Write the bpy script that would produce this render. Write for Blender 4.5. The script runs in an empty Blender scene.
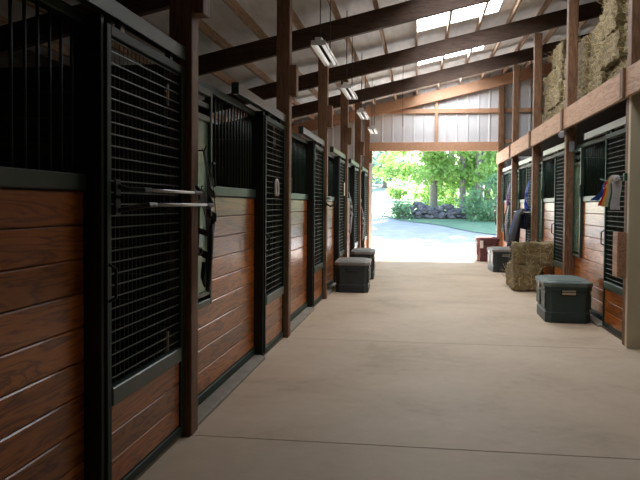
import bpy, bmesh, math, random
from mathutils import Vector, Matrix, noise
random.seed(7)
S = bpy.context.scene
COL = S.collection
PI = math.pi

# ------------------------------------------------------------------ helpers
class MB:
    """collects shapes in one bmesh; build() links them as ONE mesh object"""
    def __init__(self): self.bm = bmesh.new()
    def box(self, x0, x1, y0, y1, z0, z1, bev=0.0, M=None):
        b = bmesh.new()
        v = [b.verts.new((x, y, z)) for z in (z0, z1) for y in (y0, y1) for x in (x0, x1)]
        for f in ((0,2,3,1),(4,5,7,6),(0,1,5,4),(2,6,7,3),(0,4,6,2),(1,3,7,5)): b.faces.new([v[i] for i in f])
        if bev > 0:
            bmesh.ops.bevel(b, geom=list(b.edges), offset=bev, segments=1, affect='EDGES')
        if M is not None: b.transform(M)
        self.add(b); return self
    def add(self, b):
        me = bpy.data.meshes.new('t'); b.to_mesh(me); b.free()
        self.bm.from_mesh(me); bpy.data.meshes.remove(me)
    def tube(self, pts, r, n=8, caps=True):
        pts = [Vector(p) for p in pts]
        rs = r if isinstance(r, (list, tuple)) else [r]*len(pts)
        rings = []
        up = None
        for i, p in enumerate(pts):
            t = (pts[min(i+1, len(pts)-1)] - pts[max(i-1, 0)]).normalized()
            if up is None: up = t.orthogonal().normalized()
            up = (up - t*up.dot(t)).normalized()
            w = t.cross(up)
            rings.append([self.bm.verts.new(p + (up*math.cos(2*PI*k/n) + w*math.sin(2*PI*k/n))*rs[i]) for k in range(n)])
        for a, b in zip(rings, rings[1:]):
            for k in range(n): self.bm.faces.new((a[k], a[(k+1) % n], b[(k+1) % n], b[k]))
        if caps:
            self.bm.faces.new(rings[0][::-1]); self.bm.faces.new(rings[-1])
        return self
    def loft(self, sections, close=True):
        """sections: lists of points of equal count, skinned in order and capped"""
        rings = [[self.bm.verts.new(p) for p in s] for s in sections]
        n = len(rings[0])
        for a, b in zip(rings, rings[1:]):
            for k in range(n): self.bm.faces.new((a[k], a[(k+1) % n], b[(k+1) % n], b[k]))
        if close:
            self.bm.faces.new(rings[0][::-1]); self.bm.faces.new(rings[-1])
        return self
    def disc(self, c, nrm, r, th, n=20):
        c = Vector(c); nrm = Vector(nrm).normalized()
        return self.tube([c - nrm*th/2, c + nrm*th/2], r, n)
    def build(self, name, m, parent=None, smooth=False, recalc=True):
        if recalc: bmesh.ops.recalc_face_normals(self.bm, faces=self.bm.faces)
        me = bpy.data.meshes.new(name); self.bm.to_mesh(me); self.bm.free()
        if m: me.materials.append(m)
        if smooth:
            for p in me.polygons: p.use_smooth = True
        o = bpy.data.objects.new(name, me); COL.objects.link(o)
        if parent: o.parent = parent
        return o

def tag(o, label, cat, group=None, kind='thing'):
    o['label'] = label; o['category'] = cat; o['kind'] = kind
    if group: o['group'] = group
    return o
def empty(name, loc=(0,0,0), rz=0.0):
    o = bpy.data.objects.new(name, None); COL.objects.link(o)
    o.location = loc; o.rotation_euler = (0, 0, rz); o.empty_display_size = .1
    return o
def thing(name, label, cat, loc=(0,0,0), rz=0.0, group=None):
    return tag(empty(name, loc, rz), label, cat, group)
def struct(o): o['kind'] = 'structure'; return o
def kids(o): return [c for c in COL.objects if c.parent == o]
def copy_tree(o, parent=None):
    c = o.copy(); COL.objects.link(c)
    if parent: c.parent = parent
    for ch in kids(o): copy_tree(ch, c)
    return c

# ------------------------------------------------------------------ materials
def new_mat(name):
    m = bpy.data.materials.new(name); m.use_nodes = True
    nt = m.node_tree; b = nt.nodes['Principled BSDF']
    return m, nt, b
def ramp(nt, fac, stops):
    r = nt.nodes.new('ShaderNodeValToRGB')
    while len(r.color_ramp.elements) < len(stops): r.color_ramp.elements.new(.5)
    for e, (p, c) in zip(r.color_ramp.elements, stops): e.position = p; e.color = (*c, 1)
    nt.links.new(fac, r.inputs[0]); return r.outputs[0]
def coords(nt, scale, src='Object', offset_island=False):
    tc = nt.nodes.new('ShaderNodeTexCoord'); mp = nt.nodes.new('ShaderNodeMapping')
    mp.inputs['Scale'].default_value = scale
    if offset_island:
        g = nt.nodes.new('ShaderNodeNewGeometry'); mul = nt.nodes.new('ShaderNodeVectorMath'); mul.operation = 'SCALE'
        cmb = nt.nodes.new('ShaderNodeCombineXYZ')
        for i in range(3): nt.links.new(g.outputs['Random Per Island'], cmb.inputs[i])
        mul.inputs['Scale'].default_value = 57.0
        nt.links.new(cmb.outputs[0], mul.inputs[0])
        ad = nt.nodes.new('ShaderNodeVectorMath'); ad.operation = 'ADD'
        nt.links.new(tc.outputs[src], ad.inputs[0]); nt.links.new(mul.outputs[0], ad.inputs[1])
        nt.links.new(ad.outputs[0], mp.inputs[0])
    else:
        nt.links.new(tc.outputs[src], mp.inputs[0])
    return mp.outputs[0]
def noise_tex(nt, vec, scale, detail=4, rough=.55, dist=0.0):
    n = nt.nodes.new('ShaderNodeTexNoise'); n.inputs['Scale'].default_value = scale
    n.inputs['Detail'].default_value = detail; n.inputs['Roughness'].default_value = rough; n.inputs['Distortion'].default_value = dist
    nt.links.new(vec, n.inputs['Vector']); return n.outputs['Fac']
def bump(nt, b, h, strength, dist=.01):
    bp = nt.nodes.new('ShaderNodeBump'); bp.inputs['Strength'].default_value = strength; bp.inputs['Distance'].default_value = dist
    nt.links.new(h, bp.inputs['Height']); nt.links.new(bp.outputs[0], b.inputs['Normal'])
def speckle(name, c0, c1, scale=6.0, rough=.6, metallic=0.0, bmp=0.0, stretch=(1,1,1), lo=.3, hi=.7, coat=0.0, spec=.5, src='Object', island=False):
    m, nt, b = new_mat(name)
    f = noise_tex(nt, coords(nt, stretch, src, island), scale, 5)
    nt.links.new(ramp(nt, f, [(lo, c0), (hi, c1)]), b.inputs['Base Color'])
    b.inputs['Roughness'].default_value = rough; b.inputs['Metallic'].default_value = metallic
    b.inputs['Coat Weight'].default_value = coat; b.inputs['Specular IOR Level'].default_value = spec
    if bmp: bump(nt, b, f, bmp)
    return m
def wood(name, dark, mid, light, rough=.4, coat=0.0, axis=1, grain=1.0, tone=.35, spec=.5):
    """grain runs along local axis; every board (mesh island) gets its own tone"""
    m, nt, b = new_mat(name)
    st = [9.0*grain]*3; st[axis] = 0.9*grain
    v = coords(nt, st, 'Object', True)
    f = noise_tex(nt, v, 1.6, 3, .55, 1.6)
    w = nt.nodes.new('ShaderNodeMath'); w.operation = 'MULTIPLY'; w.inputs[1].default_value = 9.0; nt.links.new(f, w.inputs[0])
    fr = nt.nodes.new('ShaderNodeMath'); fr.operation = 'PINGPONG'; fr.inputs[1].default_value = 1.0; nt.links.new(w.outputs[0], fr.inputs[0])
    col = ramp(nt, fr.outputs[0], [(0.0, dark), (.35, mid), (1.0, light)])
    g = nt.nodes.new('ShaderNodeNewGeometry')
    mr = nt.nodes.new('ShaderNodeMapRange'); mr.inputs['To Min'].default_value = 1 - tone; mr.inputs['To Max'].default_value = 1 + tone
    nt.links.new(g.outputs['Random Per Island'], mr.inputs['Value'])
    hs = nt.nodes.new('ShaderNodeHueSaturation'); nt.links.new(col, hs.inputs['Color']); nt.links.new(mr.outputs[0], hs.inputs['Value'])
    nt.links.new(hs.outputs[0], b.inputs['Base Color'])
    b.inputs['Roughness'].default_value = rough; b.inputs['Coat Weight'].default_value = coat; b.inputs['Coat Roughness'].default_value = .2
    b.inputs['Specular IOR Level'].default_value = spec
    bump(nt, b, f, .15, .004)
    return m
M = {}
M['boards'] = wood('varnished_boards', (.17,.042,.006), (.37,.10,.012), (.50,.155,.022), rough=.34, coat=.3, tone=.28, spec=.4, grain=.75)
M['timber'] = wood('brown_timber', (.115,.055,.026), (.175,.086,.043), (.24,.125,.066), rough=.6, axis=2, tone=.15)
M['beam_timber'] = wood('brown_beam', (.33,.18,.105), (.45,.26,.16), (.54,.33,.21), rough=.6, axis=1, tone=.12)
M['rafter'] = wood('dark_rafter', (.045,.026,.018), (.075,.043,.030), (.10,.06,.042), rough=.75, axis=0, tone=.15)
M['purlin'] = wood('purlin_timber', (.28,.19,.13), (.42,.29,.205), (.52,.38,.28), rough=.7, axis=1, tone=.2)
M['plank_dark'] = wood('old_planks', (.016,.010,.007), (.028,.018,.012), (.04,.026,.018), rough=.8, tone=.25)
M['green'] = speckle('dark_green_enamel', (.006,.024,.015), (.011,.036,.023), 5, .5, .0, spec=.3)
M['greengrey'] = speckle('grey_green_enamel', (.035,.062,.048), (.055,.085,.068), 4, .36, .1)
M['black'] = speckle('black_paint', (.006,.008,.008), (.012,.015,.014), 5, .45)
M['blackrubber'] = speckle('black_rubber', (.01,.01,.01), (.02,.02,.02), 5, .6)
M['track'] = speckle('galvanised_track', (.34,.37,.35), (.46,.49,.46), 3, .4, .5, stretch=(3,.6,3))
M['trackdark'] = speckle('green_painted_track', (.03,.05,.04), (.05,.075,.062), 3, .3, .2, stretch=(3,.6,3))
M['feed'] = speckle('galvanised_green_sheet', (.13,.23,.15), (.23,.34,.25), 2.5, .25, .35, stretch=(1,2,1))
M['steel'] = speckle('dull_steel', (.38,.38,.37), (.52,.52,.5), 5, .35, .85)
M['white'] = speckle('white_enamel', (.72,.70,.66), (.8,.78,.75), 4, .4)
M['rust'] = speckle('dark_chain', (.03,.025,.02), (.06,.05,.04), 9, .7, .3)
M['leather'] = speckle('dark_leather', (.012,.009,.007), (.03,.02,.014), 9, .45)
M['webgrey'] = speckle('grey_webbing', (.30,.30,.33), (.45,.45,.48), 9, .7)
M['webblue'] = speckle('blue_webbing', (.02,.04,.30), (.04,.09,.50), 9, .6)
M['webpurple'] = speckle('purple_webbing', (.16,.06,.20), (.30,.16,.34), 9, .6)
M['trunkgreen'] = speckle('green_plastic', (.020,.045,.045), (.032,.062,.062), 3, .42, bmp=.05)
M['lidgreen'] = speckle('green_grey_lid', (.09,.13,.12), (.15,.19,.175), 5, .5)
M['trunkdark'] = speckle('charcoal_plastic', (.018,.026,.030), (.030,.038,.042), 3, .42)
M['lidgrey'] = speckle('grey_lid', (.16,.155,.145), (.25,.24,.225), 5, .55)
M['trunkred'] = speckle('maroon_plastic', (.10,.032,.036), (.15,.05,.055), 3, .45)
M['tan'] = speckle('tan_plastic', (.42,.34,.24), (.55,.46,.34), 6, .5)
M['blanket'] = speckle('navy_blanket', (.008,.022,.075), (.022,.06,.15), 5, .8, bmp=.2)
M['blanketblack'] = speckle('black_blanket', (.010,.010,.014), (.022,.022,.03), 5, .85, bmp=.2)
for n_, c_ in (('blue', (.03,.12,.55)), ('red', (.55,.015,.02)), ('yellow', (.75,.45,.08)), ('cream', (.72,.64,.48)), ('palewhite', (.68,.68,.72)), ('ribbongreen', (.02,.10,.07))):
    M[n_] = speckle('ribbon_'+n_, tuple(.8*q for q in c_), c_, 12, .4)
M['paper'] = speckle('sign_card', (.62,.58,.48), (.72,.68,.58), 8, .7)
M['beige'] = speckle('beige_plywood', (.62,.54,.37), (.74,.65,.46), 3, .6, stretch=(1,1,.4))
M['siding'] = speckle('pale_steel_siding', (.66,.68,.72), (.74,.76,.80), 1.5, .5, .0)
M['sheet'] = speckle('grey_roof_lining', (.56,.58,.60), (.80,.82,.84), 2.2, .6, bmp=.5, stretch=(2.5,.5,1))
M['kerb'] = speckle('concrete_kerb', (.26,.23,.19), (.36,.32,.27), 7, .8)
M['bark'] = speckle('tree_bark', (.15,.13,.115), (.30,.27,.24), 9, .9, stretch=(3,3,.6), bmp=.5)
M['stone'] = speckle('field_stone', (.09,.085,.095), (.21,.20,.21), 3, .9, bmp=.3, island=True)
def hay_mat(name, k):
    m, nt, b = new_mat(name)
    v = coords(nt, (1,1,1))
    f = noise_tex(nt, v, 7, 6, .7, .6)
    g = nt.nodes.new('ShaderNodeNewGeometry')
    mx = nt.nodes.new('ShaderNodeMath'); mx.operation = 'MULTIPLY_ADD'; mx.inputs[1].default_value = .35; nt.links.new(g.outputs['Random Per Island'], mx.inputs[0]); nt.links.new(f, mx.inputs[2])
    nt.links.new(ramp(nt, mx.outputs[0], [(.38, tuple(k*q for q in (.13,.092,.036))), (.58, tuple(k*q for q in (.33,.245,.105))), (.85, tuple(k*q for q in (.58,.46,.25)))]), b.inputs['Base Color'])
    b.inputs['Roughness'].default_value = .8
    bump(nt, b, noise_tex(nt, coords(nt, (14,60,60)), 1, 3), .8, .02)
    return m
M['hay'] = hay_mat('hay', .55); M['straw'] = hay_mat('loose_straw', 1.15)
def leaf_mat(name, c0, c1):
    m, nt, b = new_mat(name)
    g = nt.nodes.new('ShaderNodeNewGeometry')
    col = ramp(nt, g.outputs['Random Per Island'], [(0, c0), (1, c1)])
    nt.links.new(col, b.inputs['Base Color']); b.inputs['Roughness'].default_value = .5
    tr = nt.nodes.new('ShaderNodeBsdfTranslucent'); nt.links.new(col, tr.inputs[0])
    mx = nt.nodes.new('ShaderNodeMixShader'); mx.inputs[0].default_value = .5
    out = nt.nodes['Material Output']
    nt.links.new(b.outputs[0], mx.inputs[1]); nt.links.new(tr.outputs[0], mx.inputs[2]); nt.links.new(mx.outputs[0], out.inputs[0])
    return m
M['leaf'] = leaf_mat('maple_leaves', (.24,.42,.09), (.46,.64,.24))
M['leafdark'] = leaf_mat('deep_green_leaves', (.17,.33,.17), (.34,.52,.30))
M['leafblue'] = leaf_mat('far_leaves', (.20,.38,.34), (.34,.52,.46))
M['grass'] = speckle('lawn_grass', (.16,.27,.16), (.24,.36,.20), 1.2, .9)
M['field'] = speckle('dry_field', (.48,.48,.36), (.56,.56,.44), .6, .9)
M['gravel'] = speckle('pale_gravel', (.36,.36,.36), (.52,.51,.50), 2.0, .9, bmp=.2)
def concrete():
    m, nt, b = new_mat('swept_concrete')
    v = coords(nt, (1,1,1))
    f1 = noise_tex(nt, v, .8, 5, .6, .3); f2 = noise_tex(nt, v, 9, 5, .65)
    mx = nt.nodes.new('ShaderNodeMath'); mx.operation = 'MULTIPLY_ADD'; mx.inputs[1].default_value = .35
    nt.links.new(f2, mx.inputs[0]); nt.links.new(f1, mx.inputs[2])
    c = ramp(nt, mx.outputs[0], [(.40, (.42,.315,.215)), (.62, (.56,.435,.315)), (.90, (.65,.52,.395))])
    nt.links.new(c, b.inputs['Base Color']); b.inputs['Roughness'].default_value = .62
    b.inputs['Specular IOR Level'].default_value = .4
    bump(nt, b, f2, .12, .004)
    return m
M['concrete'] = concrete()
def emitter(name, col, strength, trans=0.0):
    m, nt, b = new_mat(name)
    b.inputs['Base Color'].default_value = (.85,.86,.88,1); b.inputs['Roughness'].default_value = .5
    b.inputs['Emission Color'].default_value = (*col, 1); b.inputs['Emission Strength'].default_value = strength
    return m
SKYLIGHT_E = 16.5
M['skylight'] = emitter('daylit_fibreglass', (.93,.97,1.0), SKYLIGHT_E)
M['tube'] = emitter('fluorescent_tube', (1.0,.96,.92), .5)

# ------------------------------------------------------------------ layout
XL, XR = -1.435, 2.19                      # aisle faces of the two rows of posts
PL = [4.37, 7.74, 10.95, 14.12, 17.30, 20.33]
PR = [7.87, 11.08, 14.22, 17.30, 20.33]
YEND = 20.42
YBACK = -5.5
def zr(x): return 4.35 + .228*x           # underside of the rafters
SL = math.atan(.228)
NEXT = ['first', 'second', 'third', 'fourth', 'fifth', 'sixth']

# ------------------------------------------------------------------ setting
mb = MB()
joints = [YBACK, -2.3, 1.05] + [4.33, 7.66, 10.93, 14.2, 17.4] + [YEND]
for a, b in zip(joints, joints[1:]): mb.box(-5.2, 6.0, a+.004, b-.004, -.12, 0, .003)
mb.box(-5.2, 6.0, YBACK, YEND, -.2, -.018)
struct(mb.build('floor', M['concrete']))
mb = MB()
for side, (xa, xb) in (('left', (-5.3, -5.2)), ('right', (6.0, 6.1))):
    mb = MB(); n = 22
    for i in range(n):
        z0 = i*(zr(xa)+.4)/n; z1 = (i+1)*(zr(xa)+.4)/n
        mb.box(xa, xb, YBACK, YEND+.1, z0+.004, z1-.004)
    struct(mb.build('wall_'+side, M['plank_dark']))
# roof lining with skylight holes, one band of sheets per bay
SKY = [(c+1.42, c+2.62) for c in (4.37, 7.65, 10.90, 14.12, 17.30)]
SX0, SX1 = -.1, 1.42
def roof_z(x): return zr(x) + .30 + .14
def slab(mb, x0, x1, y0, y1, off, th):
    mb.loft([[(x, y0, roof_z(x)+off), (x, y1, roof_z(x)+off), (x, y1, roof_z(x)+off+th), (x, y0, roof_z(x)+off+th)] for x in (x0, x1)])
mb = MB()
slab(mb, -5.9, SX0, YBACK-.2, YEND+.5, 0, .03); slab(mb, SX1, 6.6, YBACK-.2, YEND+.5, 0, .03)
ys = [YBACK-.2] + [q for s in SKY for q in s] + [YEND+.5]
for a, b in zip(ys[::2], ys[1::2]): slab(mb, SX0, SX1, a, b, 0, .03)
slab(mb, SX0, .65, *SKY[0], 0, .03)          # unseen nearest skylight, added to light the near aisle, narrowed to spare the left
struct(mb.build('ceiling', M['sheet']))
for i, (a, b) in enumerate(SKY):
    mb = MB(); n = 24
    # corrugated translucent sheet
    xa = SX0 if i else .65
    top = [(xa + (SX1-xa)*k/n) for k in range(n+1)]
    mb2 = bmesh.new()
    r0 = [mb2.verts.new((x, a, roof_z(x)+.006+.012*(k % 2))) for k, x in enumerate(top)]
    r1 = [mb2.verts.new((x, b, roof_z(x)+.006+.012*(k % 2))) for k, x in enumerate(top)]
    for k in range(n): mb2.faces.new((r0[k], r0[k+1], r1[k+1], r1[k]))
    mb.add(mb2)
    o = mb.build('window_%d' % (i+1), M['skylight']); struct(o)
# end wall: ribbed siding around the doorway
def siding(mb, x0, x1, zlo, zhi, y, th=.02):
    """vertical ribbed sheet, bottom at zlo, top follows zhi(x)"""
    xs = []; x = x0
    while x < x1 - 1e-6:
        xs += [(x, 0), (min(x+.235, x1), 0), (min(x+.255, x1), .022), (min(x+.285, x1), .022)]; x += .305
    xs = [p for p in xs if p[0] <= x1] + [(x1, 0)]
    b = bmesh.new()
    lo = [b.verts.new((p, y-d, zlo)) for p, d in xs]; hi = [b.verts.new((p, y-d, zhi(p))) for p, d in xs]
    lo2 = [b.verts.new((p, y+th, zlo)) for p, d in xs]; hi2 = [b.verts.new((p, y+th, zhi(p))) for p, d in xs]
    for k in range(len(xs)-1):
        if xs[k+1][0]-xs[k][0] < 1e-6: continue
        b.faces.new((lo[k], lo[k+1], hi[k+1], hi[k])); b.faces.new((lo2[k+1], lo2[k], hi2[k], hi2[k+1]))
    mb.add(b)
OX0, OX1, OZ = -1.36, 2.19, 3.04
mb = MB()
siding(mb, OX0, OX1, OZ+.02, roof_z, YEND+.03)
siding(mb, -5.25, OX0, 0, roof_z, YEND+.03); siding(mb, OX1, 6.05, 0, roof_z, YEND+.03)
struct(mb.build('wall_far', M['siding']))
mb = MB(); siding(mb, -5.25, 6.05, 0, roof_z, YBACK-.1)
struct(mb.build('wall_near', M['plank_dark']))
# timber frame of the end wall
mb = MB(); mb.box(OX0-.1, OX1+.1, YEND-.09, YEND+.005, OZ, OZ+.25, .006)
struct(mb.build('trim_1', M['beam_timber']))                # door header
mb = MB(); mb.box(-1.5, OX1+3.6, YEND-.06, YEND+.0, 4.12, 4.24, .004)
struct(mb.build('trim_2', M['beam_timber']))                     # girt
mb = MB(); mb.box(.42, .51, YEND-.07, YEND+.0, OZ+.25, zr(.46), .004)
struct(mb.build('trim_3', M['beam_timber']))                     # stud
for k, x in enumerate((3.3, 4.4)):
    mb = MB(); mb.box(x, x+.09, YEND-.07, YEND+.0, 2.95, zr(x), .004); struct(mb.build('trim_%d' % (4+k), M['timber']))
mb = MB(); mb.box(OX1+.14, 5.9, YEND-.06, YEND+.0, 3.25, 3.37, .004); struct(mb.build('trim_6', M['beam_timber']))
# loft floor over the right-hand stalls, and its joists
mb = MB()
x = XR + .16
while x < 5.95: mb.box(x, x+.148, -2, YEND-.1, 2.87, 2.91); x += .15
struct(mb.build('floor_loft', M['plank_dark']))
# plywood end wall that closes the right-hand row of stalls
mb = MB(); mb.box(XR-.012, 5.95, 7.72, 7.79, 0, 2.86, .004)
struct(mb.build('wall_partition', M['beige']))
# stall dividers
k = 0
for y in PL[:-1] + [1.07]:
    mb = MB()
    for i in range(14): mb.box(-5.18, XL-.2, y-.02, y+.02, .02+i*.17, .02+(i+1)*.17-.006)
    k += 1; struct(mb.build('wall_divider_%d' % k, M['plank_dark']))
for y in PR[1:-1]:
    mb = MB()
    for i in range(14): mb.box(XR+.2, 5.98, y-.02, y+.02, .02+i*.17, .02+(i+1)*.17-.006)
    k += 1; struct(mb.build('wall_divider_%d' % k, M['plank_dark']))

# ------------------------------------------------------------------ rafters, purlins
ys = [1.07, 4.37, 7.65, 10.90, 14.12, 17.30, 20.30]
RLAB = {10.90: 'nearest dark brown rafter crossing the aisle in view', 14.12: 'second dark brown rafter in view, crossing between the two skylights',
        17.30: 'third dark brown rafter in view, behind both skylights', 20.30: 'end rafter against the pale ribbed end wall',
        7.65: 'dark rafter high in the top left corner on the second left post', 4.37: 'rafter over the first left post', 1.07: 'rafter almost above the viewer'}
for y in ys[2:]:
    mb = MB()
    mb.loft([[(x, y-.05, zr(x)), (x, y+.05, zr(x)), (x, y+.05, zr(x)+.30), (x, y-.05, zr(x)+.30)] for x in (-5.7, 6.3)])
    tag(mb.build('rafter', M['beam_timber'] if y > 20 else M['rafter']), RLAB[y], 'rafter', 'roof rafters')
xs = [-5.49 + .6*i for i in range(20)]
for i, x in enumerate(xs):
    mb = MB(); z = zr(x)+.305
    mb.loft([[(x-.022, y, z-.005), (x+.022, y, z+.005), (x+.022, y, z+.142), (x-.022, y, z+.132)] for y in (2.0, YEND+.02)])
    n = i+1
    if x < XL: lb = 'light roof purlin over the left stalls, row %d up from the low eave' % n
    elif x < XR: lb = 'light roof purlin above the aisle, row %d up from the low eave' % n
    else: lb = 'light roof purlin over the hay loft, row %d up from the low eave' % n
    tag(mb.build('purlin', M['purlin']), lb, 'purlin', 'roof purlins')

# ------------------------------------------------------------------ posts and loft beam
def left_post(i, y):
    root = thing('post', '%s timber post from the front along the left row of stalls' % NEXT[i] if i < 5 else 'timber end post at the left edge of the bright doorway', 'post', (XL, y, 0), 0, 'left posts')
    mb = MB(); mb.box(-.15, 0, -.07, .07, 0, zr(XL-.1)+ (.02 if False else -.005), .006); mb.build('upright', M['timber'], root)
    mb = MB(); mb.box(.0, .075, -.07, .07, 2.70, 3.04, .006); mb.build('block', M['timber'], root)
for i, y in enumerate(PL): left_post(i, y)
def right_post(i, y):
    lab = ['timber post behind the beige end panel, beside the ribbons', 'timber post carrying the grey floodlight on the right', 'timber post right of the navy horse blanket',
           'timber post between the navy blanket and the white-strapped tack', 'timber end post at the right edge of the bright doorway'][i]
    root = thing('post', lab, 'post', (XR, y, 0), 0, 'right posts')
    y0 = max(-.07, 7.795-y)
    mb = MB(); mb.box(0, .15, y0, .07, 0, 2.645, .006); mb.build('upright', M['timber'], root)
    mb = MB(); mb.box(.005, .15, y0, .07, 2.65, zr(XR)-.005, .006); mb.build('upper_upright', M['timber'], root)
for i, y in enumerate(PR): right_post(i, y)
root = thing('loft_beam', 'long brown timber beam along the loft edge above the right stalls', 'beam', (XR, 0, 2.65))
ysb = [1.0, 4.6] + PR[:-1] + [YEND-.1]
for a, b in zip(ysb, ysb[1:]):
    mb = MB(); mb.box(-.045, .0, a+.004, b-.004, 0, .30, .004); mb.build('board', M['beam_timber'], root)
for y in PR[:-1]:
    mb = MB(); mb.box(-.075, -.045, y-.06, y+.06, -.01, .31, .004); mb.build('splice_block', M['timber'], root)

# ------------------------------------------------------------------ stall fronts
def frame_rect(mb, x0, x1, y0, y1, z0, z1, w):
    mb.box(x0, x1, y0, y0+w, z0, z1, .004); mb.box(x0, x1, y1-w, y1, z0, z1, .004)
    mb.box(x0, x1, y0+w, y1-w, z0, z0+w, .004); mb.box(x0, x1, y0+w, y1-w, z1-w, z1, .004)
def stall_front(loc, rz, L, label, feeder=True, yj=-1.11):
    root = thing('stall_front', label, 'stall front', loc, rz, 'stall fronts')
    yf0 = -L + .075                                   # next to the post before it
    yf1 = -2.63 if feeder else yf0
    # boards: full width below the feed door, shorter above
    mb = MB(); n = 9; z = .10; dz = (1.555-.10)/n
    for i in range(n):
        y0 = yf0 if (z + dz < .80 or not feeder) else yf1 + .005
        mb.box(-.185, -.145, y0, yj, z+.002, z+dz-.002, .006); z += dz
    mb.build('board_panel', M['boards'], root)
    mb = MB(); mb.box(-.19, -.13, yf0, yj, .03, .10, .006); mb.build('base_rail', M['green'], root)
    mb = MB(); mb.box(-.195, -.13, yf1+.005, yj, 1.557, 1.635, .006); mb.build('sill_rail', M['greengrey'], root)
    mb = MB(); mb.box(-.195, -.135, yf0, yj, 2.34, 2.395, .006); mb.build('top_rail', M['green'], root)
    mb = MB(); nb = int((yj-yf1)/.098)
    for i in range(nb):
        y = yf1 + .06 + i*.098
        if y < yj - .02: mb.tube([(-.165, y, 1.63), (-.165, y, 2.35)], .0075, 8)
    mb.build('grill', M['green'], root, smooth=True)
    mb = MB(); mb.box(-.205, -.058, yj, yj+.035, 0, 2.395, .005); mb.build('jamb', M['black'], root)
    return root
def feed_door(loc, rz, L, label):
    root = thing('feed_door', label, 'feed door', loc, rz, 'feed doors')
    a, b = -L + .075, -2.635
    mb = MB(); frame_rect(mb, -.155, -.105, a, b, .745, 2.335, .045); mb.box(-.15, -.11, a+.045, b-.045, 2.10, 2.14); mb.box(-.15, -.11, a+.045, b-.045, .82, .85)
    mb.build('frame', M['greengrey'], root)
    mb = MB(); mb.box(-.142, -.128, a+.04, b-.04, .85, 2.10); mb.build('sheet', M['feed'], root)
    mb = MB(); mb.box(-.145, -.12, a+.04, b-.04, 2.20, 2.235); mb.build('cross_bar', M['greengrey'], root)
    mb = MB(); mb.tube([(-.10, b+.03, 1.62), (-.10, b+.03, 1.80), (-.10, b-.02, 1.80)], .012, 8); mb.box(-.13, -.10, b+.015, b+.05, 1.64, 1.70)
    mb.build('latch', M['greengrey'], root)
    return root
def sliding_door(loc, rz, label, a=-1.07):
    root = thing('sliding_door', label, 'stall door', loc, rz, 'sliding stall doors')
    b = -.085
    x0, x1 = -.09, -.045
    mb = MB(); frame_rect(mb, x0, x1, a, b, .035, 2.36, .05); mb.build('frame', M['green'], root)
    mb = MB(); mb.box(x0-.002, x1+.006, a+.05, b-.05, .50, .59, .006); mb.build('mid_rail', M['greengrey'], root)
    mb = MB()
    for i in range(3): mb.box(x0+.006, x1-.012, a+.05, b-.05, .087+i*.138, .087+(i+1)*.138-.003, .005)
    mb.build('board_panel', M['boards'], root)
    mb = MB()
    z = .63
    while z < 2.31:
        mb.tube([(-.063, a+.04, z), (-.063, b-.04, z)], .0042, 5); z += .0575
    y = a + .09
    while y < b - .06:
        mb.tube([(-.069, y, .58), (-.069, y, 2.32)], .0022, 5); y += .052
    mb.build('mesh', M['steelgreen'], root)
    for y in (a+.2, b-.2):
        mb = MB(); mb.box(-.085, -.055, y-.025, y+.025, 2.35, 2.42); mb.build('hanger', M['black'], root)
    mb = MB(); mb.tube([(x1, a+.02, 1.02), (x1+.035, a+.02, 1.04), (x1+.035, a+.02, 1.18), (x1, a+.02, 1.20)], .008, 8); mb.build('handle', M['black'], root)
    return root
def door_track(loc, rz, label, mat, y0=-2.14):
    root = thing('door_track', label, 'door track', loc, rz, 'door tracks')
    mb = MB(); mb.box(-.09, -.035, y0, -.075, 2.445, 2.485, .006); mb.box(-.045, -.035, y0, -.075, 2.40, 2.455); mb.box(-.09, -.082, y0, -.075, 2.40, 2.455)
    mb.build('channel', mat, root)
    mb = MB()
    mb.box(-.094, -.031, y0-.012, y0, 2.395, 2.49, .003); mb.build('end_cap', M['greengrey'], root)
    return root
def kerb(loc, rz, L, label):
    mb = MB(); mb.box(-.20, -.02 , -L+.075, -1.16, -.01, .03, .008); mb.box(-.2, -.06, -1.16, -.075, -.01, .028, .006)
    o = mb.build('kerb', M['kerb']); o.location = loc; o.rotation_euler = (0, 0, rz)
    return tag(o, label, 'kerb', 'kerbs under the stall fronts')
M['steelgreen'] = speckle('green_wire', (.05,.06,.055), (.09,.105,.095), 6, .45, .3)

WHL = ['nearest the camera', 'between the first and second left posts', 'between the second and third left posts', 'between the third and fourth left posts', 'between the fourth and fifth left posts', 'just before the left doorway post']
for i, y in enumerate(PL):
    L = y - (PL[i-1] if i else 1.07)
    loc = (XL, y, 0)
    stall_front(loc, 0, L, 'board stall front under dark grill bars, left row, ' + WHL[i], feeder=i > 0, yj=-1.228 if i == 0 else -1.11)
    if i: feed_door(loc, 0, L, 'grey-green sheet metal feed door, left row, ' + WHL[i])
    dl = ['with double steel blanket bars', 'with a white horseshoe-shaped handle', 'next to the black bridle hook', 'with a pale card on it', 'between the hanging halters and the doorway', 'right beside the bright doorway'][i]
    sliding_door(loc, 0, 'dark green mesh sliding door, left row, ' + dl, -1.19 if i == 0 else -1.07)
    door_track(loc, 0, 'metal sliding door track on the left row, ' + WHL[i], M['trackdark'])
    kerb(loc, 0, L, 'concrete kerb under left stall front ' + WHL[i])
WHR = ['nearest the camera', 'between the floodlight post and the hay bales', 'beside the navy blanket', 'just before the right doorway post']
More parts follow.
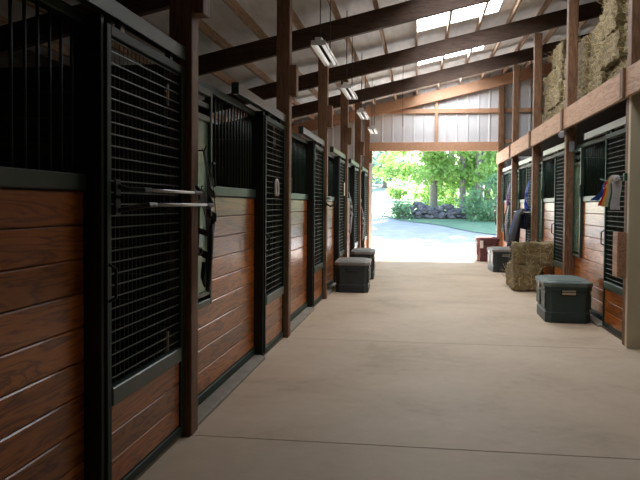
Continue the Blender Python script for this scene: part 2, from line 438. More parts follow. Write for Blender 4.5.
for i in range(4):
    y0, y1 = PR[i], PR[i+1]; L = y1 - y0; loc = (XR, y0, 0)
    stall_front(loc, PI, L, 'board stall front under grill bars, right row, ' + WHR[i])
    feed_door(loc, PI, L, 'pale grey-green feed door, right row, ' + WHR[i])
    dl = ['with the prize ribbons in front', 'behind the stacked hay bales on the floor', 'behind the navy horse blanket', 'behind the white-strapped tack'][i]
    sliding_door(loc, PI, 'dark green mesh sliding door, right row, ' + dl)
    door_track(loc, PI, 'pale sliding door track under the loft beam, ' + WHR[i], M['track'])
    kerb(loc, PI, L, 'concrete kerb under right stall front ' + WHR[i])

# ------------------------------------------------------------------ fluorescent fixtures
def fixture(y, label, group):
    root = thing('fluorescent_light', label, 'ceiling light', (-1.15, y, 3.30), 0, group)
    mb = MB()
    mb.loft([[(-.09, yy, 0), (-.075, yy, .055), (.075, yy, .055), (.09, yy, 0), (.085, yy, 0), (.07, yy, .05), (-.07, yy, .05), (-.085, yy, 0)] for yy in (0, 1.22)])
    mb.box(-.04, .04, 0, 1.22, .05, .09, .004); mb.box(-.085, .085, 0, .012, 0, .055); mb.box(-.085, .085, 1.208, 1.22, 0, .055)
    mb.build('housing', M['white'], root)
    for x in (-.04, .04):
        mb = MB(); mb.tube([(x, .02, .022), (x, 1.2, .022)], .016, 10); mb.build('tube', M['tube'], root, smooth=True)
    for yy in (.15, 1.05):
        mb = MB(); zt = roof_z(-1.15) - 3.30
        mb.tube([(0, yy, .085), (.0, yy, zt)], .007, 6); mb.build('chain', M['rust'], root)
for y, lb in ((7.9, 'nearest of the hanging white fluorescent lights'), (10.85, 'second hanging white fluorescent light from the front'), (13.75, 'third hanging white fluorescent light from the front'), (16.8, 'farthest hanging white fluorescent light, close to the doorway')):
    fixture(y, lb, 'fluorescent lights over the left stalls')
mb = MB(); mb.tube([(-.36, 15.0, roof_z(-.36)), (-.37, 15.0, 4.0), (-.36, 15.0, 3.15)], .006, 6)
tag(mb.build('hanging_cord', M['rust']), 'thin dark cord hanging from the roof above the aisle', 'cord')

# ------------------------------------------------------------------ tack trunks
def trunk(name_lab, loc, rz, w, d, h, body, lid, handle, latch=None, group='tack trunks'):
    root = thing('tack_trunk', name_lab, 'trunk', loc, rz, group)
    def oct_(wx, dy, c, z): 
        a, b = wx/2, dy/2
        return [(-a+c, -b, z), (a-c, -b, z), (a, -b+c, z), (a, b-c, z), (a-c, b, z), (-a+c, b, z), (-a, b-c, z), (-a, -b+c, z)]
    mb = MB(); c = .07
    hb = h - .075
    mb.loft([oct_(w*.92, d*.94, c, 0), oct_(w*.93, d*.95, c, .03), oct_(w*.93, d*.95, c, .13), oct_(w*.90, d*.93, c, .14), oct_(w*.93, d*.955, c, hb-.06), oct_(w*.965, d*.98, c, hb-.05), oct_(w*.97, d*.985, c, hb)])
    mb.build('body', M[body], root)
    mb = MB(); c = .08
    mb.loft([oct_(w, d, c, hb), oct_(w*1.01, d*1.01, c, hb+.015), oct_(w*1.01, d*1.01, c, hb+.045), oct_(w*.97, d*.975, c, hb+.06), oct_(w*.80, d*.86, c, hb+.066), oct_(w*.78, d*.84, c, hb+.075)])
    mb.build('lid', M[lid], root)
    for s in (-1, 1):
        yy = s*d*.478
        mb = MB(); mb.box(-.10, .10, min(yy, yy+s*.012), max(yy, yy+s*.012), hb-.115, hb-.035, .004)
        g = mb.build('handle', M['blackrubber'], root)
        mb = MB(); mb.box(-.085, .085, min(yy+s*.005, yy+s*.022), max(yy+s*.005, yy+s*.022), hb-.10, hb-.072, .005); mb.box(-.085, .085, min(yy+s*.005, yy+s*.016), max(yy+s*.005, yy+s*.016), hb-.062, hb-.045, .003)
        mb.build('grip', M[handle], g)
    for s in (-1, 1):                              # raised panels on the long sides
        for yy in (-d*.24, d*.24):
            mb = MB(); xx = s*w*.458
            mb.box(min(xx, xx+s*.012), max(xx, xx+s*.012), yy-d*.17, yy+d*.17, .17, hb-.09, .005); mb.build('side_panel', M[body], root)
    mb = MB()
    mb.box(-w*.5-.012, -w*.5+.02, -.035, .035, hb-.06, hb+.03, .005); mb.build('latch', M[latch or 'steel'], root)
    return root
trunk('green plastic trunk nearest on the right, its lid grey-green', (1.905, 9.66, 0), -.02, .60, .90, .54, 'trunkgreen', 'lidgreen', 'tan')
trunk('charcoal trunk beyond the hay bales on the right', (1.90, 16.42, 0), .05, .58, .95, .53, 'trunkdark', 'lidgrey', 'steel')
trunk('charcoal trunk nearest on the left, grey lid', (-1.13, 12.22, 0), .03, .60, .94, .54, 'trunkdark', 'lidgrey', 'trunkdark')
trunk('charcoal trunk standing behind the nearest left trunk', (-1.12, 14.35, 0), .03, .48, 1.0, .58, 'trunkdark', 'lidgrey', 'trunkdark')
t = trunk('maroon trunk standing at the right side of the doorway', (1.82, 19.30, 0), 0, .60, .75, .64, 'trunkred', 'trunkred', 'trunkred')
mb = MB(); mb.box(-.21, -.13, -.385, -.37, .36, .56, .004); mb.build('label_plate', M['white'], t)

# ------------------------------------------------------------------ hay bales
def bale_mesh(seed, L=.92, W=.46, Hh=.36, n_straw=3600):
    rnd = random.Random(seed)
    b = bmesh.new(); bmesh.ops.create_cube(b, size=1)
    bmesh.ops.subdivide_edges(b, edges=list(b.edges), cuts=9, use_grid_fill=True)
    for v in b.verts:
        p = v.co.copy()
        q = Vector((p.x*W, p.y*L, p.z*Hh))
        # round the edges, dents under the two strings
        k = sum(1 for c in p if abs(c) > .44)
        q *= 1 - .02*(k-1)
        for s in (-.17, .17):
            q.z *= 1 - .05*math.exp(-((p.y-s)/.05)**2); q.x *= 1 - .05*math.exp(-((p.y-s)/.05)**2)
        nv = noise.noise_vector(q*7 + Vector((seed*3.1, 0, 0)))
        n2 = noise.noise_vector(q*22 + Vector((seed*1.7, 4, 0)))
        v.co = q + nv*.034 + n2*.020
        v.co.z += Hh/2
    zmin = min(v.co.z for v in b.verts)
    for v in b.verts: v.co.z -= zmin
    fs = list(b.faces)
    straws = []
    for _ in range(n_straw):
        f = rnd.choice(fs); c = f.calc_center_median(); nrm = f.normal
        t = Vector((rnd.gauss(0,1), rnd.gauss(0,1), rnd.gauss(0,1))); t = (t - nrm*t.dot(nrm)*.75).normalized()
        straws.append((c + Vector((rnd.uniform(-.03,.03), rnd.uniform(-.04,.04), rnd.uniform(-.02,.02))), t*rnd.uniform(.05,.16), nrm))
    me = bpy.data.meshes.new('bale'); b.to_mesh(me); b.free(); me.materials.append(M['hay'])
    s = MB()
    for c, t, nrm in straws:
        w = t.cross(nrm).normalized()*.0032
        c = c + nrm*.004; e = c + t + nrm*rnd.uniform(-.01,.05)
        if min(c.z, e.z) < .004: continue
        vs = [s.bm.verts.new(q) for q in (c-w, c+w, e+w, e-w)]; s.bm.faces.new(vs)
    st = bpy.data.meshes.new('straw'); s.bm.to_mesh(st); s.bm.free(); st.materials.append(M['straw'])
    tms = []
    for y in (-.17*L, .17*L):
        tw = MB(); a, h = W/2-.012, Hh-.005
        tw.tube([(-a, y, .02), (-a-.01, y, h*.5), (-a+.02, y, h-.01), (0, y, h), (a-.02, y, h-.01), (a+.01, y, h*.5), (a, y, .02)], .004, 5)
        tm = bpy.data.meshes.new('twine'); tw.bm.to_mesh(tm); tw.bm.free(); tm.materials.append(M['tan']); tms.append(tm)
    return [me, st] + tms
BALES = [bale_mesh(s) for s in (1, 2, 3, 4)]
def bale(loc, rz, label, group, v, sc=(1,1,1)):
    root = thing('hay_bale', label, 'hay bale', loc, rz, group); root.scale = sc
    for nm, me in zip(('bale', 'loose_straw', 'twine', 'twine'), BALES[v % 4]):
        o = bpy.data.objects.new(nm, me); COL.objects.link(o); o.parent = root
        if nm == 'loose_straw': o['kind'] = 'stuff'
bale((1.86, 12.92, 0), .05, 'hay bale on the floor, lowest on the aisle side', 'hay bales on the floor', 0, (1,1,1.2))
bale((2.13, 13.62, 0), .02, 'hay bale on the floor behind the stacked pair', 'hay bales on the floor', 1, (.55,.9,1.1))
bale((1.985, 12.74, .44), PI/2-.06, 'hay bale lying crosswise on top of the floor stack', 'hay bales on the floor', 2, (1.1,.74,1.05))
cols = [8.42, 9.36, 10.32, 11.28, 12.24, 13.18, 14.02]
tall = [4, 4, 3, 3, 3, 4, 3]
CN = ['nearest the beige panel', 'second column from the front', 'third column, before the floodlight post', 'column behind the floodlight post', 'fifth column, beyond the floodlight post', 'sixth column, next to the ragged end', 'ragged far end of the stack']
LN = ['bottom', 'second', 'third', 'top']
v = 0
for ci, (y, nl) in enumerate(zip(cols, tall)):
    for l in range(nl):
        dx = random.uniform(-.03, .03) - (.08 if ci == 1 and l >= 1 else 0)
        nm = LN[l] if l < nl-1 else 'topmost'
        bale((2.66+dx, y + random.uniform(-.03,.03), 2.915 + l*.365), random.uniform(-.05,.05), 'loft hay bale, %s layer, %s' % (nm, CN[ci]), 'hay bales in the loft', v, (1, 1.0, 1.0)); v += 1
    if ci in (0, 1):
        bale((2.75, y, 2.915+nl*.365), random.uniform(-.15,.15), 'loft hay bale tucked under the roof, %s' % CN[ci], 'hay bales in the loft', v); v += 1

# ------------------------------------------------------------------ things hung on the stalls
# double blanket bars on the nearest door
for k, (ya, yb, z, xo, lb) in enumerate(((3.28, 4.32, 1.565, .16, 'upper of the two steel blanket bars on the nearest mesh door'), (3.28, 4.50, 1.49, .20, 'lower, longer steel blanket bar on the nearest mesh door'))):
    root = thing('blanket_bar', lb, 'blanket bar', (XL-.045, 0, z), 0, 'blanket bars')
    mb = MB(); mb.tube([(.10*xo/.16, ya+.18, 0), (.10*xo/.16, yb, 0)], .010, 10); mb.build('rod', M['steel'], root, smooth=True)
    mb = MB(); mb.tube([(0, ya, .02-.05*k), (.05, ya+.03, -.02*k), (.10*xo/.16, ya+.10, 0), (.10*xo/.16, ya+.2, 0)], .014, 8); mb.box(0, .012, ya-.03, ya+.03, -.05, .05, .003); mb.build('bracket', M['black'], root)
    mb = MB(); mb.tube([(.10*xo/.16, yb-.14, 0), (.10*xo/.16, yb, 0), (.10*xo/.16-.02, yb+.03, .02), (.10*xo/.16-.04, yb+.03, .045)], .013, 8); mb.build('end_hook', M['black'], root)

def strap(mb, pts, w, th=.004, side=(0,1,0)):
    """flat webbing along a polyline"""
    side = Vector(side)*w/2
    pts = [Vector(p) for p in pts]
    secs = []
    for i, p in enumerate(pts):
        t = (pts[min(i+1, len(pts)-1)]-pts[max(0, i-1)]).normalized(); n = t.cross(side.normalized())*th/2
        secs.append([p-side-n, p+side-n, p+side+n, p-side+n])
    mb.loft(secs)
def halter(loc, label, strapmat, metal='steel', h=.75, lead=True, group='hanging halters', rz=0, fat=1.0):
    """head collar hung by its crown piece: crown loop, noseband, cheek straps, throat strap, rings, lead rope"""
    root = thing('halter', label, 'halter', loc, rz, group)
    mb = MB()
    w = .026*fat
    strap(mb, [(.01,-.02,0),(.035,-.05,-.12),(.05,-.075,-.28),(.04,-.07,-.42)], w)
    strap(mb, [(.01,.02,0),(.035,.05,-.10),(.06,.07,-.26),(.05,.06,-.42)], w)
    strap(mb, [(.045,-.075,-.28),(.09,0,-.31),(.055,.07,-.27)], w, side=(0,0,1))
    strap(mb, [(.04,-.07,-.42),(.10,-.02,-.46),(.10,.03,-.46),(.05,.06,-.42)], w*1.3, side=(0,0,1))
    strap(mb, [(.02,-.01,-.02),(.075,.0,-.2),(.10,.01,-.46)], w)
    mb.build('strap', M[strapmat], root)
    for y, z in ((-.07,-.42),(.06,-.42),(0,-.31)):
        mb = MB(); mb.tube([(.07, y+.022*math.cos(a), z+.022*math.sin(a)) for a in [k*PI/5 for k in range(11)]], .004, 6); mb.build('ring', M[metal], root)
    if lead:
        mb = MB()
        p = [(.08,0,-.46),(.07,.02,-.56),(.05,.045,-h)]
        mb.tube(p, .011*fat, 7); mb.tube([(.05,.045,-h),(.045,.02,-h-.04),(.05,-.015,-h+.02),(.07,-.03,-.5)], .011*fat, 7)
        mb.build('lead_rope', M[strapmat], root, smooth=True)
    mb = MB(); mb.tube([(-.02,0,-.01),(.02,0,-.01),(.035,0,.02)], .006, 6); mb.build('hook', M['black'], root)
    return root
halter((XL+.0, 4.50, 1.86), 'dark leather halter and lead hanging behind the first left post', 'leather', h=.9, rz=.25, group='dark halters on the first left post', fat=1.5)
halter((XL-.06, 4.62, 1.60), 'dark leather halter hanging low in front of the first left feed door', 'leather', h=.62, group='dark halters on the first left post', rz=-.3, fat=1.5)
halter((XL, 14.215, 1.75), 'grey webbing halter hanging behind the fourth left post', 'webgrey', h=.8, fat=1.5)
halter((XL, 17.395, 1.45), 'pale grey halter hanging behind the fifth left post', 'webgrey', h=.8, fat=1.4)
halter((XR+.02, 14.62, 2.0), 'bright blue halter hung above the navy horse blanket', 'webblue', h=.55, rz=PI, fat=3.4, lead=True)
halter((XR+.04, 17.75, 2.05), 'purple halter hung above the grey-strapped tack near the doorway', 'webpurple', h=.5, rz=PI, fat=3)
halter((XR+.0, 17.62, 1.50), 'grey-strapped halter hanging just beyond the post behind the navy blanket', 'webgrey', h=.85, rz=PI, fat=3)
halter((XR+.02, 18.1, 1.45), 'black leather halter hanging just past the grey-strapped tack', 'leather', h=.8, rz=PI-.3, fat=3.2)
halter((XR, 20.25, 1.75), 'leather halter hung on the right doorway post', 'leather', h=.75, rz=PI, fat=1.6)
# horseshoe handle on second left door
def arc(c, r, a0, a1, n=12, ax='yz', sy=1.0):
    return [(c[0], c[1] + r*math.cos(a0+(a1-a0)*k/n), c[2] + sy*r*math.sin(a0+(a1-a0)*k/n)) for k in range(n+1)]
root = thing('horseshoe', 'white horseshoe fixed to the second left mesh door', 'horseshoe', (XL-.05, 7.18, 1.66))
mb = MB(); mb.tube(arc((.012, 0, 0), .075, -PI*.30, PI*1.30, 16, sy=1.2), .013, 8); mb.build('shoe', M['white'], root, smooth=True)
mb = MB(); mb.box(-.01, .008, -.06, .06, -.03, .06, .003); mb.build('backing', M['green'], root)
# bridle hook on third left post
root = thing('bridle_hook', 'black bridle hook with white tips on the third left post', 'hook', (XL, 10.85, 1.55))
mb = MB(); mb.box(0, .01, -.03, .03, -.09, .09, .003); mb.build('plate', M['black'], root)
mb = MB(); mb.tube([(.005,0,-.05),(.06,0,-.085),(.13,0,-.06),(.15,0,-.01)], .014, 8); mb.tube([(.005,0,.04),(.05,0,.03),(.07,0,.06)], .012, 8); mb.build('prong', M['black'], root, smooth=True)
mb = MB(); mb.tube([(.005,-.05,.055),(.06,-.05,.05),(.08,-.05,.055)], .02, 8); mb.tube([(.0,-.05,-.0),(.09,-.05,-.005)], .016, 8); mb.build('tip', M['white'], root, smooth=True)
# card on the fourth left door
mb = MB(); mb.box(-.05, -.042, -.09, .09, -.13, .13, .003)
o = mb.build('name_card', M['paper']); o.location = (XL, 13.93, 1.80); tag(o, 'pale card on the fourth left mesh door', 'card')
mb = MB(); mb.box(-.045, .035, -.012, 0, -.075, .075, .004)
o = mb.build('notice', M['webgrey']); o.location = (XR+.085, 11.01, 2.39); tag(o, 'small grey notice on the floodlight post', 'notice')
# floodlight under the beam
root = thing('floodlight', 'small grey floodlight on the post under the loft beam', 'lamp', (XR, 11.05, 2.60))
mb = MB(); mb.box(-.05, 0, -.05, .05, -.04, .04, .008); mb.build('box', M['steel'], root)
mb = MB()
mb.tube([(-.05,-.03,.01),(-.07,-.09,-.01),(-.09,-.15,-.035),(-.10,-.18,-.045)], [.02,.03,.045,.048], 14); mb.build('lamp_head', M['steel'], root, smooth=True)
mb = MB(); mb.tube([(-.1005,-.181,-.0455),(-.104,-.192,-.049)], .042, 14); mb.build('lens', M['webgrey'], root)
# small wooden box by the near right door
root = thing('wooden_box', 'small open wooden box fixed beside the near right mesh door', 'box', (XR, 7.88, .74))
mb = MB(); mb.box(-.10, -.085, -.08, .10, 0, .48, .003); mb.box(-.085, 0, -.08, -.066, 0, .48, .003); mb.box(-.085, 0, .086, .10, 0, .48, .003); mb.box(-.085, 0, -.066, .086, 0, .015, .002)
mb.build('case', M['beam_timber'], root)
mb = MB(); mb.box(-.02, .0, -.065, .085, .1, .47, .003); mb.build('back_board', M['timber'], root)
# prize ribbons on a line in front of the near right door
LX = XR-.10
root = thing('ribbon_line', 'green line strung across the near right mesh door', 'line', (LX, 8.0, 1.80))
mb = MB(); mb.tube([(.08,-.13,.01),(0,-.1,.0),(0,.25,-.02),(0,.55,.01),(.09,.62,.01)], .007, 6); mb.box(.07,.10,-.16,-.11,-.03,.05,.004); mb.build('cord', M['ribbongreen'], root)
def rosette(y, z, col, label, sway, ln, r=.055):
    root = thing('ribbon_rosette', label, 'prize ribbon', (LX-.015, y, z), 0, 'prize ribbons by the near right door')
    mb = MB()
    # pleated disc facing up the aisle and out
    b = bmesh.new(); n = 32
    c = b.verts.new((-.02,-.02,0)); ring = []
    for k in range(n):
        a = 2*PI*k/n; d = .008*(1 if k % 2 else -1)
        ring.append(b.verts.new((r*.75*math.cos(a)+d, -d + -.0*r, r*math.sin(a))))
    for k in range(n): b.faces.new((c, ring[k], ring[(k+1) % n]))
    mb.add(b); mb.build('rosette', M[col], root, recalc=False)
    mb = MB(); mb.disc((-.012,-.026,0), (0,1,0), r*.42, .006, 16); mb.build('button', M['cream'], root)
    for k, off in enumerate((-.026, .022)):
        mb = MB()
        pts = [(off + sway[0]*t + .01*math.sin(5*t+k), .008*k + sway[1]*t, -.02 - ln*t - .0*t) for t in [i/7 for i in range(8)]]
        strap(mb, pts, .05, .003, side=(1,.15,0)); mb.build('streamer', M[col], root)
rosette(8.24, 1.70, 'blue', 'blue prize ribbon streaming outward at the left end', (-.11, .02), .12)
rosette(8.11, 1.71, 'red', 'red prize ribbon between the blue and the yellow ones', (-.07, -.04), .19, .075)
rosette(8.02, 1.76, 'yellow', 'yellow prize ribbon beside the red one', (-.045, 0), .25)
rosette(7.94, 1.77, 'cream', 'cream prize ribbon in the middle of the row', (-.03, 0), .26, .065)
rosette(7.87, 1.76, 'ribbongreen', 'dark green prize ribbon between the cream and white ones', (-.01, 0), .26, .045)
rosette(7.82, 1.78, 'palewhite', 'white prize ribbon nearest the beige panel', (.0, 0), .30, .05)
# navy blanket folded over a bar
root = thing('blanket_rack', 'swing-out blanket bar under the navy horse blanket', 'blanket bar', (XR, 15.3, 1.36), 0)
mb = MB(); mb.tube([(0.1,-.75,0),(-.09,-.75,0),(-.09,.75,0),(0.1,.75,0)], .012, 8); mb.build('rod', M['steel'], root, smooth=True)
root = thing('horse_blanket', 'navy horse blanket folded over a bar on the right', 'blanket', (XR-.09, 15.3, 1.36), 0)
def drape(y0, y1, front, back, th, off=.0):
    mb = MB(); secs = []
    prof = [(-.04-off-.13, -front), (-.05-off-.07, -front*.5), (-.035-off, -.04), (0, .02+off), (.035+off, -.04), (.045+off, -back)]
    n = 15
    out = []
    for k in range(n):
        y = y0 + (y1-y0)*k/(n-1); sec = []
        for j, (x, z) in enumerate(prof):
            q = noise.noise(Vector((y*4, j*.7, off*9)))*.035 + .018*math.sin(y*16+j*.5)
            amp = min(1, abs(z)/.3)
            sec.append((x + q*amp, y + (0.10*(z/.7) if z < 0 else 0), z + (noise.noise(Vector((y*3, 5, off)))*.06 if j in (0,) else 0)))
        inner = [(x*.6 + (th if x < 0 else -th)*.5, y, z-(.008 if abs(x) < .02 else 0)) for x, y, z in reversed(sec)]
        secs.append(sec + inner)
    mb.loft(secs); return mb
drape(-.62, .35, .74, .35, .02, .012).build('outer_layer', M['blanket'], root, smooth=True)
drape(-.70, -.2, .66, .30, .02, .055).build('folded_flap', M['blanketblack'], root, smooth=True)

# ------------------------------------------------------------------ outdoors
def gz(x, y):
    s = max(0.0, y-25.0)
    z = .050*s + .0006*s*s
    return min(z, 4.5)
def ground_patch(poly_fn, x0, x1, y0, y1, nx, ny, lift):
    b = bmesh.new(); V = {}
    def vert(i, j):
        if (i, j) not in V:
            x = x0+(x1-x0)*i/nx; y = y0+(y1-y0)*j/ny
            V[i, j] = b.verts.new((x, y, gz(x, y)+lift))
        return V[i, j]
    for i in range(nx):
        for j in range(ny):
            x = x0+(x1-x0)*(i+.5)/nx; y = y0+(y1-y0)*(j+.5)/ny
            if poly_fn(x, y): b.faces.new((vert(i,j), vert(i+1,j), vert(i+1,j+1), vert(i,j+1)))
    mb = MB(); mb.add(b); return mb
struct(ground_patch(lambda x, y: True, -45, 45, YEND, 80, 60, 60, -.03).build('ground', M['gravel']))
edge = lambda x: max(27.0, 36.6 - 1.75*(x+.5)) + .4*math.sin(x*1.9)
g = ground_patch(lambda x, y: y > edge(x) and x > -2.2+.05*(y-38), -4, 24, 24, 64, 160, 180, .0)
tag(g.build('lawn', M['grass']), 'shaded lawn beyond the drive at the foot of the trees', 'grass', kind='stuff')
g = ground_patch(lambda x, y: y > 40 and x <= -1.9+.05*(y-38), -40, 2, 39, 79, 84, 60, .01)
tag(g.build('field', M['field']), 'sunlit open field left of the trees', 'field', kind='stuff')

def leaves(center_fn, n, size, mname, name, parent, seed):
    rnd = random.Random(seed); vs = []; fs = []
    for i in range(n):
        c = Vector(center_fn(rnd))
        a = Vector((rnd.gauss(0,1), rnd.gauss(0,1), rnd.gauss(0,1))).normalized()
        t = a.orthogonal().normalized(); t.rotate(Matrix.Rotation(rnd.uniform(0, 2*PI), 3, a)); w = a.cross(t)
        s = size*rnd.uniform(.6, 1.3)
        k = len(vs)
        vs += [c - t*s, c + w*s*.55 - t*s*.1 + a*s*.12, c + t*s, c - w*s*.55 - t*s*.1 + a*s*.12]
        fs.append((k, k+1, k+2, k+3))
    me = bpy.data.meshes.new(name); me.from_pydata(vs, [], fs); me.materials.append(M[mname])
    o = bpy.data.objects.new(name, me); COL.objects.link(o)
    if parent: o.parent = parent
    return o
def clumps(rnd_seed, cx, cy, z0, z1, rx, ry, n):
    r = random.Random(rnd_seed); out = []
    for _ in range(n):
        z = r.uniform(-1, 1); a = r.uniform(0, 2*PI); k = math.sqrt(r.random())*(1 - .45*max(0, z)**2)
        p = (k*math.cos(a), k*math.sin(a), z)
        out.append((cx+p[0]*rx, cy+p[1]*ry, (z0+z1)/2 + p[2]*(z1-z0)/2, r.uniform(.5, 1.0)))
    return out
def tree(x, y, h, r, z0, z1, rx, ry, n, label, mname, seed, size=.13, lean=0.0, cr=.85, ncl=46):
    zb = gz(x, y)
    root = thing('tree', label, 'tree', (x, y, zb), 0, 'trees beyond the drive')
    mb = MB(); mb.tube([(0,0,-.15),(.0,0,.25),(lean*.3,0,h*.35),(lean*.7,.1,h*.7),(lean,.1,h)], [r*1.5, r*1.05, r*.95, r*.75, r*.35], 12); mb.build('trunk', M['bark'], root, smooth=True)
    rn = random.Random(seed)
    for k in range(6):
        z = h*(.30+.11*k); a = rn.uniform(0, 2*PI); l = rx*.75
        mb = MB(); mb.tube([(lean*z/h, .05, z), (lean*z/h+l*.5*math.cos(a), l*.5*math.sin(a), z+.5), (lean*z/h+l*math.cos(a), l*math.sin(a), z+.7)], [r*.45, r*.28, r*.08], 7); mb.build('branch', M['bark'], root, smooth=True)
    cl = clumps(seed, lean, ry*.15, z0, z1, rx, ry, ncl)
    def f(rr):
        c = rr.choice(cl); s = c[3]*cr
        return (c[0]+rr.gauss(0, .5)*s, c[1]+rr.gauss(0, .5)*s, c[2]+rr.gauss(0, .32)*s)
    leaves(f, n, size, mname, 'foliage', root, seed)
    if h > 14:                                     # the high crown above the doorway's view
        cl2 = clumps(seed+50, lean, 0, z1, h+3.5, rx*1.15, ry*1.3, 30)
        def f2(rr):
            c = rr.choice(cl2); s = c[3]*1.0
            return (c[0]+rr.gauss(0, .5)*s, c[1]+rr.gauss(0, .5)*s, c[2]+rr.gauss(0, .4)*s)
        leaves(f2, 2600, .28, mname, 'high_foliage', root, seed+50)
def X_at(px, Y): return (px-419)*Y/700
tree(X_at(433,41), 41, 17, .21, 1.8, 9, 3.8, 3.0, 7500, 'maple with the slim trunk left of centre behind the stone wall', 'leaf', 11)
tree(X_at(461,40), 40, 17, .17, 1.9, 9, 3.2, 2.8, 6500, 'maple with a straight slim trunk right of the stone wall middle', 'leaf', 12)
tree(X_at(477,39.5), 39.5, 17, .20, 2.0, 9, 3.4, 2.6, 5500, 'thick-trunked tree at the right end of the stone wall', 'leaf', 13)
tree(X_at(485,44), 44, 16, .20, 1.2, 9, 3.8, 3.0, 5000, 'tree half hidden behind the thick-trunked tree', 'leafdark', 14)
tree(X_at(520,41), 41, 16, .24, 1.0, 8.5, 3.6, 3.0, 5000, 'bushy tree glimpsed just left of the right doorway post', 'leaf', 15)
tree(X_at(450,53), 53, 11, .25, .3, 10, 5.6, 3.0, 6000, 'pale green tree farther back between the maple trunks', 'leaf', 16, .19, ncl=60)
tree(X_at(500,56), 56, 11, .25, .2, 10, 6.0, 3.0, 6000, 'tree farther back behind the right-hand trees', 'leafdark', 17, .19, ncl=60)
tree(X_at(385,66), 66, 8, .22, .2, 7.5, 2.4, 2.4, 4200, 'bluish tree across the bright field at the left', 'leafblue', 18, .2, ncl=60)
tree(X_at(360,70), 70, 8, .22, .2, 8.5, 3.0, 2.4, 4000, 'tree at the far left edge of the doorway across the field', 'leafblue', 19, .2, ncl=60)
def shrub(x, y, rx, h, n, label, mname, seed, size=.1):
    root = thing('shrub', label, 'shrub', (x, y, gz(x, y)), 0, 'shrubs along the stone wall')
    mb = MB()
    rn = random.Random(seed)
    for k in range(5):
        a = rn.uniform(0, 2*PI); mb.tube([(0,0,-.05), (.3*rx*math.cos(a), .3*rx*math.sin(a), h*.5), (.6*rx*math.cos(a), .6*rx*math.sin(a), h*.85)], [.03,.02,.008], 6)
    mb.build('stem', M['bark'], root)
    cl = clumps(seed, 0, 0, .05, h, rx, rx*.8, 22)
    def f(rr):
        c = rr.choice(cl); s = c[3]*.38
        return (c[0]+rr.gauss(0, .6)*s, c[1]+rr.gauss(0, .6)*s, max(.03, c[2]+rr.gauss(0, .5)*s))
    leaves(f, n, size, mname, 'foliage', root, seed)
shrub(X_at(490,37), 37, 1.2, 2.2, 1700, 'dense green shrub at the right of the stone wall', 'leafdark', 31)
shrub(X_at(473,37), 37, .8, 1.2, 900, 'low green shrub in front of the thick trunk', 'leafdark', 32)
shrub(X_at(402,38), 38, .5, .8, 600, 'small bright shrub at the left end of the stone wall', 'leafdark', 33)
shrub(X_at(448,45), 45, 1.5, 2.4, 1500, 'bright shrub behind the middle of the stone wall', 'leaf', 34)
shrub(X_at(428,45), 45, 1.4, 1.6, 1200, 'bright shrub behind the left half of the stone wall', 'leaf', 35)
shrub(X_at(468,44), 44, 1.3, 2.6, 1500, 'pale shrub between the two slim trunks and the thick one', 'leaf', 36)
# rubble stone wall
root = thing('stone_wall', 'grey rubble stone wall in front of the maples', 'stone wall', (0, 38.2, 0))
rn = random.Random(5); mb = MB()
x0, x1 = X_at(402, 38.2), X_at(468, 38.2)
for k in range(190):
    t = rn.random(); x = x0+(x1-x0)*t; top = .85 - .30*math.sin(x*2.3)**2 - .35*max(0, t-.55) - .3*max(0, .12-t)*6
    z = rn.random()*top*.9
    b = bmesh.new(); bmesh.ops.create_icosphere(b, subdivisions=1, radius=1)
    s = rn.uniform(.11, .24)
    for v_ in b.verts: v_.co = Vector((v_.co.x*s*rn.uniform(1.0,1.3), v_.co.y*s, v_.co.z*s*rn.uniform(.55,.75)))
    b.transform(Matrix.Translation((x, rn.uniform(-.25,.25)*(1-.5*z), gz(x, 38.2)+.05+z)) @ Matrix.Rotation(rn.uniform(0,PI), 4, 'Z')); mb.add(b)
mb.build('stones', M['stone'], root)

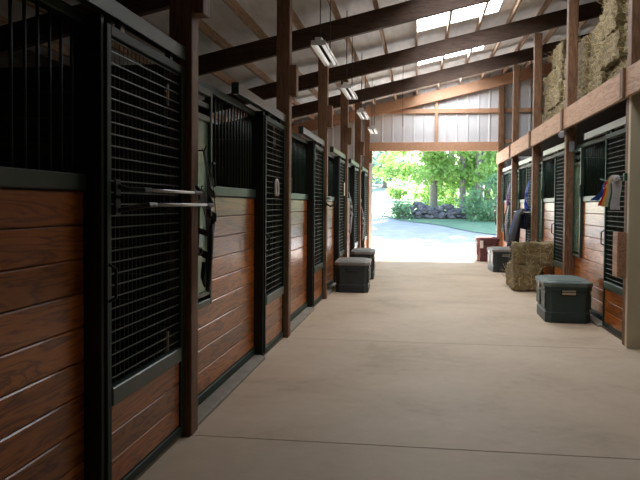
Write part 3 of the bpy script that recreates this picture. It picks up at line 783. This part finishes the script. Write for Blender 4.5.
# ------------------------------------------------------------------ light
SUN_DIR = Vector((.10, .50, .86)).normalized()       # towards the sun
sun = bpy.data.lights.new('sun', 'SUN'); sun.energy = 34.0; sun.angle = .009; sun.color = (1.0,.96,.90)
so = bpy.data.objects.new('sun', sun); COL.objects.link(so); so.rotation_euler = SUN_DIR.to_track_quat('Z', 'Y').to_euler()
w = bpy.data.worlds.new('sky'); S.world = w; w.use_nodes = True
nt = w.node_tree; bg = nt.nodes['Background']
sk = nt.nodes.new('ShaderNodeTexSky'); sk.sky_type = 'NISHITA'; sk.sun_disc = False; sk.sun_elevation = math.asin(SUN_DIR.z); sk.sun_rotation = math.atan2(SUN_DIR.x, SUN_DIR.y); sk.air_density = 1.2; sk.dust_density = 1.0
nt.links.new(sk.outputs[0], bg.inputs[0]); bg.inputs[1].default_value = .70

# ------------------------------------------------------------------ camera
cam = bpy.data.cameras.new('camera'); co = bpy.data.objects.new('camera', cam); COL.objects.link(co)
F = 700.0
cam.sensor_fit = 'HORIZONTAL'; cam.sensor_width = 36.0; cam.lens = F*36/640
cam.shift_y = -16/640
yaw = math.atan(99/F); pit = math.atan(20/F); rol = .0065
f = Vector((-math.sin(yaw), math.cos(yaw), 0)); r = Vector((math.cos(yaw), math.sin(yaw), 0)); u = Vector((0,0,1))
f2 = f*math.cos(pit) - u*math.sin(pit); u2 = u*math.cos(pit) + f*math.sin(pit)
r3 = r*math.cos(rol) + u2*math.sin(rol); u3 = u2*math.cos(rol) - r*math.sin(rol)
co.matrix_world = Matrix(((r3.x,u3.x,-f2.x,0),(r3.y,u3.y,-f2.y,0),(r3.z,u3.z,-f2.z,1.5),(0,0,0,1)))
cam.clip_start = .05; cam.clip_end = 400
S.camera = co
S.cycles.use_denoising = True
S.cycles.max_bounces = 10; S.cycles.diffuse_bounces = 6; S.cycles.glossy_bounces = 4
S.cycles.sample_clamp_indirect = 8.0
S.view_settings.view_transform = 'Standard'; S.view_settings.look = 'None'; S.view_settings.gamma = 1.0
S.view_settings.use_curve_mapping = False; S.view_settings.exposure = 0.0
